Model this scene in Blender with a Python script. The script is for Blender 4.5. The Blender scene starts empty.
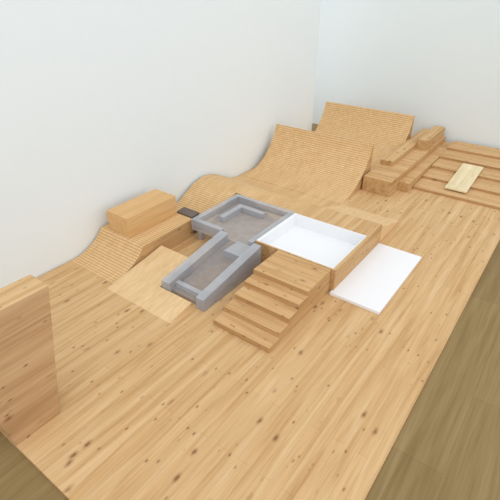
import bpy, math, bmesh
from mathutils import Vector
sc=bpy.context.scene
sc.view_settings.view_transform='Standard'
# ---------------- materials ----------------
def lin(c):
    return tuple(((v/255)/12.92 if v/255<=.04045 else ((v/255+.055)/1.055)**2.4) for v in c)+(1,)
class NT:
    def __init__(s,name,rough=.6):
        s.m=bpy.data.materials.new(name); s.m.use_nodes=True; s.t=s.m.node_tree
        s.b=s.t.nodes['Principled BSDF']; s.b.inputs['Roughness'].default_value=rough
        s.b.inputs['Specular IOR Level'].default_value=.2
    def n(s,k,**kw):
        x=s.t.nodes.new(k)
        for a,v in kw.items(): setattr(x,a,v)
        return x
    def l(s,a,b): s.t.links.new(a,b)
    def mapping(s,src,scale):
        m=s.n('ShaderNodeMapping'); m.inputs['Scale'].default_value=scale; s.l(src,m.inputs['Vector']); return m.outputs[0]
    def noise(s,vec,scale=1,detail=4,dist=0):
        x=s.n('ShaderNodeTexNoise'); x.inputs['Scale'].default_value=scale; x.inputs['Detail'].default_value=detail
        x.inputs['Distortion'].default_value=dist; s.l(vec,x.inputs['Vector']); return x.outputs['Fac']
    def ramp(s,f,stops):
        r=s.n('ShaderNodeValToRGB'); e=r.color_ramp.elements
        while len(e)<len(stops): e.new(.5)
        for i,(p,c) in enumerate(stops): e[i].position=p; e[i].color=c
        s.l(f,r.inputs[0]); return r.outputs[0]
    def mix(s,f,a,b,mode='MIX'):
        x=s.n('ShaderNodeMix',data_type='RGBA',blend_type=mode)
        if isinstance(f,(int,float)): x.inputs[0].default_value=f
        else: s.l(f,x.inputs[0])
        for q,i in ((a,6),(b,7)):
            if isinstance(q,tuple): x.inputs[i].default_value=q
            else: s.l(q,x.inputs[i])
        return x.outputs[2]
def wood(name,base,dark,light,axis='y',knots=True,plank=.19,lines=0,rough=.6,seam=.22,knotc=(132,90,56),tint=.94,alpha=1,asp=16):
    M=NT(name,rough); tc=M.n('ShaderNodeTexCoord').outputs['Object']
    al,ac=.36,7.5
    sc1=(ac,al,ac) if axis=='y' else (al,ac,ac)
    n1=M.noise(M.mapping(tc,sc1),1,5,.7)
    n2=M.noise(M.mapping(tc,tuple(q*4.2 for q in sc1)),1,3,.2)
    col=M.ramp(n1,[(.28,lin(dark)),(.5,lin(base)),(.74,lin(light))])
    g=M.ramp(n2,[(.32,(.89,.86,.82,1)),(.6,(1,1,1,1))])
    col=M.mix(.75,col,g,'MULTIPLY')
    br=M.n('ShaderNodeTexBrick'); br.offset=.37
    mp=M.n('ShaderNodeMapping')
    if axis=='y': mp.inputs['Rotation'].default_value=(0,0,math.pi/2)
    M.l(tc,mp.inputs['Vector']); M.l(mp.outputs[0],br.inputs['Vector'])
    br.inputs['Color1'].default_value=(1,1,1,1); br.inputs['Color2'].default_value=(tint,tint*.985,tint*.965,1)
    br.inputs['Mortar'].default_value=(1-seam,1-seam*1.1,1-seam*1.2,1); br.inputs['Scale'].default_value=1
    br.inputs['Mortar Size'].default_value=.004; br.inputs['Brick Width'].default_value=plank*asp; br.inputs['Row Height'].default_value=plank
    br.inputs['Mortar Smooth'].default_value=.3
    col=M.mix(1.0,col,br.outputs['Color'],'MULTIPLY')
    if knots:
        nz=M.n('ShaderNodeTexNoise'); nz.inputs['Scale'].default_value=11; M.l(tc,nz.inputs['Vector'])
        for ks,thr in (((3.3,1.6,3.3),.05),((6.0,3.1,6.0),.045)):
            if axis!='y': ks=(ks[1],ks[0],ks[2])
            vv=M.n('ShaderNodeTexVoronoi'); vv.inputs['Scale'].default_value=1
            wob=M.n('ShaderNodeVectorMath',operation='ADD')
            scl=M.n('ShaderNodeVectorMath',operation='SCALE'); scl.inputs['Scale'].default_value=.10; M.l(nz.outputs['Color'],scl.inputs[0])
            M.l(M.mapping(tc,ks),wob.inputs[0]); M.l(scl.outputs[0],wob.inputs[1]); M.l(wob.outputs[0],vv.inputs['Vector'])
            kf=M.ramp(vv.outputs['Distance'],[(thr,(.9,.9,.9,1)),(thr*2,(.35,.35,.35,1)),(thr*3.6,(0,0,0,1))])
            col=M.mix(kf,col,lin(knotc))
    if lines:
        uv=M.n('ShaderNodeUVMap').outputs[0]
        for d,sc_,k in (('Y',lines,.62),('X',lines*.9,.93)):
            w=M.n('ShaderNodeTexWave'); w.bands_direction=d; w.inputs['Scale'].default_value=sc_; M.l(uv,w.inputs['Vector'])
            lf=M.ramp(w.outputs['Fac'],[(.0,(k,k*.95,k*.88,1)),(.3,(1,1,1,1))])
            col=M.mix(1,col,lf,'MULTIPLY')
    M.l(col,M.b.inputs['Base Color'])
    M.b.inputs['Alpha'].default_value=alpha
    return M.m
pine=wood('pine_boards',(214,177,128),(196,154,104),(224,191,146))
pine_box=wood('pine_side_shaded',(202,163,114),(184,143,96),(214,178,131))  # same pine, darker: shade painted into the side faces
pine_riser_shaded=wood('pine_riser_shaded',(192,152,106),(176,134,88),(204,166,120),axis='x')  # darker pine copy, shade on the step risers put into the colour
pine_dark=wood('pine_panel_shaded',(200,163,122),(178,140,98),(212,179,138))  # panel faces below the lit top, shading painted in as greyer pine
pine_x=wood('pine_cross',(212,172,122),(194,152,102),(222,186,140),axis='x')
ply=wood('plywood_ramp',(228,192,142),(220,182,130),(234,202,156),knots=False,seam=.0,lines=4.3,tint=1)
plyp=wood('plywood_plain',(228,195,148),(220,185,138),(234,203,160),knots=False,seam=.04,plank=.6,tint=.98)
plyb=wood('plywood_box',(220,180,126),(212,170,116),(226,188,136),knots=False,seam=.0,plank=.6,tint=1)
yel=wood('pale_board',(238,222,182),(230,212,170),(244,230,196),knots=False,seam=.2,plank=.25)
olive=wood('oak_room_floor',(147,125,83),(135,112,71),(157,135,94),knots=False,plank=1.15,seam=.28,tint=.88,asp=4)
def plain(name,c,var=.04,rough=.7,alpha=1,scale=3):
    M=NT(name,rough); tc=M.n('ShaderNodeTexCoord').outputs['Object']
    f=M.noise(tc,scale,5)
    a=tuple(v*(1-var) for v in lin(c)[:3])+(1,); b=tuple(min(1,v*(1+var)) for v in lin(c)[:3])+(1,)
    M.l(M.ramp(f,[(.35,a),(.65,b)]),M.b.inputs['Base Color'])
    M.b.inputs['Alpha'].default_value=alpha
    return M.m
wallm=plain('white_wall_paint',(235,243,246),.003)
wallb=plain('white_wall_paint_back_shaded',(231,240,242),.003)  # same white paint, back wall's weaker light put into a darker tone
white=plain('white_laminate',(240,241,243),.004,.5)
conc=plain('frosted_grey_ledge',(188,191,198),.05,.6,.55)
concd=plain('frosted_grey_deck',(200,196,194),.08,.6,.42,5)
concl=plain('frosted_grey_ledge_lit_top',(196,199,204),.05,.6,.62)  # brighter copy of the ledge grey, light painted on top faces
dark=plain('dark_grey_metal',(112,100,92),.1)
# ---------------- mesh builder ----------------
class Obj:
    def __init__(s,name): s.name=name; s.v=[]; s.f=[]; s.mi=[]; s.mats=[]; s.uv=[]
    def m(s,mat):
        if mat not in s.mats: s.mats.append(mat)
        return s.mats.index(mat)
    def face(s,idx,mat,uv=None):
        s.f.append(idx); s.mi.append(s.m(mat)); s.uv.append(uv or [(0,0)]*len(idx))
    def prism(s,prof,x0,x1,mat,smat=None,tops=None,topmat=None):
        n=len(prof); b=len(s.v)
        s.v+= [(x0,y,z) for y,z in prof]+[(x1,y,z) for y,z in prof]
        s.face([b+i for i in range(n)],smat or mat); s.face([b+n+i for i in reversed(range(n))],smat or mat)
        L=0
        for i in range(n):
            j=(i+1)%n
            d=math.dist(prof[i],prof[j])
            mt=topmat if tops and i in tops else mat
            s.face([b+i,b+n+i,b+n+j,b+j],mt,[(x0,L),(x1,L),(x1,L+d),(x0,L+d)])
            L+=d
    def hexa(s,vs,mat,top=None,front=None):
        b=len(s.v); s.v+=vs
        for k,q in enumerate([(0,3,2,1),(4,5,6,7),(0,1,5,4),(1,2,6,5),(2,3,7,6),(3,0,4,7)]):
            s.face([b+i for i in q],top if (top and k==1) else front if (front and k==2) else mat)
    def box(s,x0,x1,y0,y1,z0,z1,mat,top=None,front=None):
        s.hexa([(x0,y0,z0),(x1,y0,z0),(x1,y1,z0),(x0,y1,z0),(x0,y0,z1),(x1,y0,z1),(x1,y1,z1),(x0,y1,z1)],mat,top,front)
    def done(s,bevel=0):
        me=bpy.data.meshes.new(s.name); me.from_pydata(s.v,[],s.f)
        for m in s.mats: me.materials.append(m)
        for p,i in zip(me.polygons,s.mi): p.material_index=i
        u=me.uv_layers.new(name='UVMap'); k=0
        for fuv in s.uv:
            for q in fuv: u.data[k].uv=q; k+=1
        me.update()
        bm=bmesh.new(); bm.from_mesh(me); bmesh.ops.recalc_face_normals(bm,faces=bm.faces); bm.to_mesh(me); bm.free()
        o=bpy.data.objects.new(s.name,me); bpy.context.collection.objects.link(o)
        if bevel:
            md=o.modifiers.new('bevel','BEVEL'); md.width=bevel; md.segments=2; md.limit_method='ANGLE'
        return o
# ---------------- room ----------------
o=Obj('floor'); o.box(-12,8,-4,19,-.12,-.05,olive); o.done()
o=Obj('wall_left'); o.box(-9.25,-9.03,-4,16.6,-.05,9,wallm); o.done()
o=Obj('wall_back'); o.box(-12,8,18.75,18.95,-.05,9,wallb); o.done()
o=Obj('skatepark_wood_platform'); o.box(-9.0,-.74,1.23,18.7,-.05,0,pine); o.done()
# ---------------- near-left slanted wall panel ----------------
o=Obj('wallride_wood_panel')
o.hexa([(-5.71,1.23,0),(-5.25,1.23,0),(-5.25,1.97,0),(-5.71,1.97,0),(-5.71,.9,2.32),(-5.25,.9,2.32),(-5.25,2.37,2.3),(-5.71,2.37,2.3)],pine_dark,pine)
o.done(.012)
# ---------------- quarter pipes ----------------
def quarter(name,x0,x1,ytoe,ytop,h,deck):
    q=Obj(name); R=((ytop-ytoe)**2+h*h)/(2*h); N=28
    amax=math.asin(min(1,(ytop-ytoe)/R))
    arc=[(ytoe+R*math.sin(amax*i/N),R-R*math.cos(amax*i/N)) for i in range(N+1)]
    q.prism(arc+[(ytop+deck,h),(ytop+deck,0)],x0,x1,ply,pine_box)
    return q
q=quarter('quarter_pipe_ramp',-8.8,-5.08,11.6,13.5,1.36,.05); q.done()
q=quarter('quarter_pipe_ramp',-8.75,-5.05,15.1,17.15,1.46,.05); q.done()
q=quarter('quarter_pipe_ramp_small',-8.98,-7.4,4.75,5.75,.5,1.72); q.done()
o=Obj('wooden_box'); o.box(-8.72,-7.95,5.82,7.45,.502,1.02,plyb,plyb); o.done(.01)
# roller behind the grey platform, blending down to the floor on its right
o=Obj('curved_roller_ramp')
def rz(y,L0=7.8,L1=11.5): return .6*(.5-.5*math.cos(2*math.pi*(y-L0)/(L1-L0)))
ys=[7.8+3.7*i/34 for i in range(35)]
o.prism([(y,rz(y)) for y in ys],-8.95,-7.42,ply,pine_box)
yb=[9.34]+[y for y in ys if y>9.35]; nx=12; xa,xb=-7.42,-5.5
b=len(o.v)
for i in range(nx+1):
    t=i/nx; fz=.5+.5*math.cos(math.pi*t)
    for y in yb: o.v.append((xa+(xb-xa)*t,y,rz(y)*fz+.003))
m=len(yb)
for i in range(nx):
    for j in range(m-1):
        x0=xa+(xb-xa)*i/nx; x1=xa+(xb-xa)*(i+1)/nx
        o.face([b+i*m+j,b+(i+1)*m+j,b+(i+1)*m+j+1,b+i*m+j+1],ply,[(x0,yb[j]),(x1,yb[j]),(x1,yb[j+1]),(x0,yb[j+1])])
c=len(o.v)
for i in range(nx+1): o.v.append((xa+(xb-xa)*i/nx,yb[0],0.001))
for i in range(nx): o.face([c+i,c+i+1,b+(i+1)*m,b+i*m],pine_box)
o.done()
o=Obj('dark_metal_ramp_edge'); o.prism([(7.49,.0),(7.49,.54),(7.78,.56),(7.78,0)],-8.0,-7.44,dark); o.done(.01)
# plain bank
o=Obj('plywood_bank_ramp')
o.prism([(4.55,0),(6.25,.3),(6.25,0)],-7.35,-6.33,plyp)
o.prism([(4.55,0),(5.2,.1147),(5.2,0)],-6.33,-5.38,plyp); o.done()
# ---------------- grey deck with hubba bank ----------------
o=Obj('frosted_grey_skate_platform')
o.box(-7.3,-5.33,7.3,9.25,.30,.42,concd)
for (a,b_,c_,d) in ((-7.3,-5.33,9.11,9.25),(-7.3,-7.16,7.3,9.11),(-5.47,-5.33,7.3,9.11),(-7.16,-6.3,7.3,7.44)):
    o.box(a,b_,c_,d,.42,.6,conc,concl)
o.box(-6.85,-6.7,7.9,8.8,.42,.58,conc,concl); o.box(-6.7,-6.0,8.65,8.8,.42,.58,conc,concl)
for (a,b_,c_,d) in ((-7.2,-7.05,7.4,7.55),(-7.2,-7.05,9.0,9.15),(-5.6,-5.45,7.5,7.65),(-5.6,-5.45,9.0,9.15)):
    o.box(a,b_,c_,d,0,.30,conc)
o.done(.01)
o=Obj('frosted_grey_bank_with_ledges')
o.prism([(5.3,0),(7.28,0),(7.28,.40),(5.3,.10)],-6.04,-5.27,concd)
for a,b_ in ((-6.28,-6.04),(-5.27,-5.05)):
    o.prism([(5.22,0),(7.28,0),(7.28,.62),(5.22,.30)],a,b_,conc,topmat=concl,tops=[2])
o.box(-6.04,-5.27,5.4,5.52,.12,.24,conc,concl); o.box(-5.75,-5.27,6.75,7.28,.3,.5,conc,concl)
o.done(.01)
# ---------------- stairs ----------------
o=Obj('wooden_stairs')
prof=[(7.38,0),(5.05,0)]; n=5
for i in range(n):
    prof+= [(5.05+i*.34,(i+1)*.12),(5.05+(i+1)*.34,(i+1)*.12)]
prof[-1]=(7.38,.6)
o.prism(prof,-4.65,-3.3,pine_x,pine_box,tops=[1,3,5,7,9],topmat=pine_riser_shaded); o.done(.004)
# ---------------- white pool box ----------------
o=Obj('white_lined_box')
X0,X1,Y0,Y1,Z=-5.32,-3.2,7.4,9.95,.6
zf=.26
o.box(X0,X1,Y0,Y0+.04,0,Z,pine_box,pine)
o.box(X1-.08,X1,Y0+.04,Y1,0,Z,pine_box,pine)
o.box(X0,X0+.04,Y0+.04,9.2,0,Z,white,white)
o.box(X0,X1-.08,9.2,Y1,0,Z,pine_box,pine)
o.box(X0+.04,X1-.08,Y0+.04,9.2,0,zf,white)
o.box(X0+.04,X0+.07,Y0+.04,9.2,zf,Z-.004,white); o.box(X0+.07,X1-.08,9.17,9.2,zf,Z-.004,white)
o.box(X0+.07,X1-.08,Y0+.04,Y0+.06,zf,Z-.004,white); o.box(X1-.1,X1-.08,Y0+.06,9.17,zf,Z-.004,white)
o.done()
o=Obj('plywood_exit_bank'); o.prism([(9.97,0),(9.97,.5),(11.55,0)],-5.05,-3.25,plyp); o.done()
# ---------------- white slab ----------------
o=Obj('white_slab'); o.box(-3.24,-2.09,7.3,9.92,0,.08,white); o.done(.01)
# ---------------- far right steps ----------------
o=Obj('stepped_ledge')
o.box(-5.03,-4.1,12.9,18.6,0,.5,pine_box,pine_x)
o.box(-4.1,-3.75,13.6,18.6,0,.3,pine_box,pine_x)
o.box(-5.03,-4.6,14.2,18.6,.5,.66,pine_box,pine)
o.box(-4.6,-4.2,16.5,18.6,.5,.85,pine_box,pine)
o.done(.01)
o=Obj('low_wide_steps')
for i,(a) in enumerate((14.0,14.9,15.8,16.7,17.6)):
    o.box(-3.74,-.76,a,18.6,i*.08,(i+1)*.08,pine_riser_shaded,pine_x,pine_riser_shaded)
o.done(.004)
o=Obj('pale_wood_board')
o.prism([(14.35,.12),(16.4,.302),(16.4,.352),(14.35,.17)],-2.84,-2.18,yel); o.done(.004)
# ---------------- light ----------------
w=bpy.data.worlds.new('world'); sc.world=w; w.use_nodes=True
w.node_tree.nodes['Background'].inputs[0].default_value=(.98,.99,1.0,1); w.node_tree.nodes['Background'].inputs[1].default_value=1.1
sd=bpy.data.lights.new('sun','SUN'); sd.energy=.5; sd.angle=math.radians(60)
so=bpy.data.objects.new('sun',sd); bpy.context.collection.objects.link(so)
so.rotation_euler=Vector((-.60,.50,-.9)).to_track_quat('-Z','Y').to_euler()
# ---------------- camera ----------------
cd=bpy.data.cameras.new('camera'); cam=bpy.data.objects.new('camera',cd); bpy.context.collection.objects.link(cam)
p=math.atan(277/446); cam.location=(0,0,6.0); cam.rotation_euler=(math.pi/2-p,0,math.radians(36.5)); cd.lens=36*446/500
sc.camera=cam
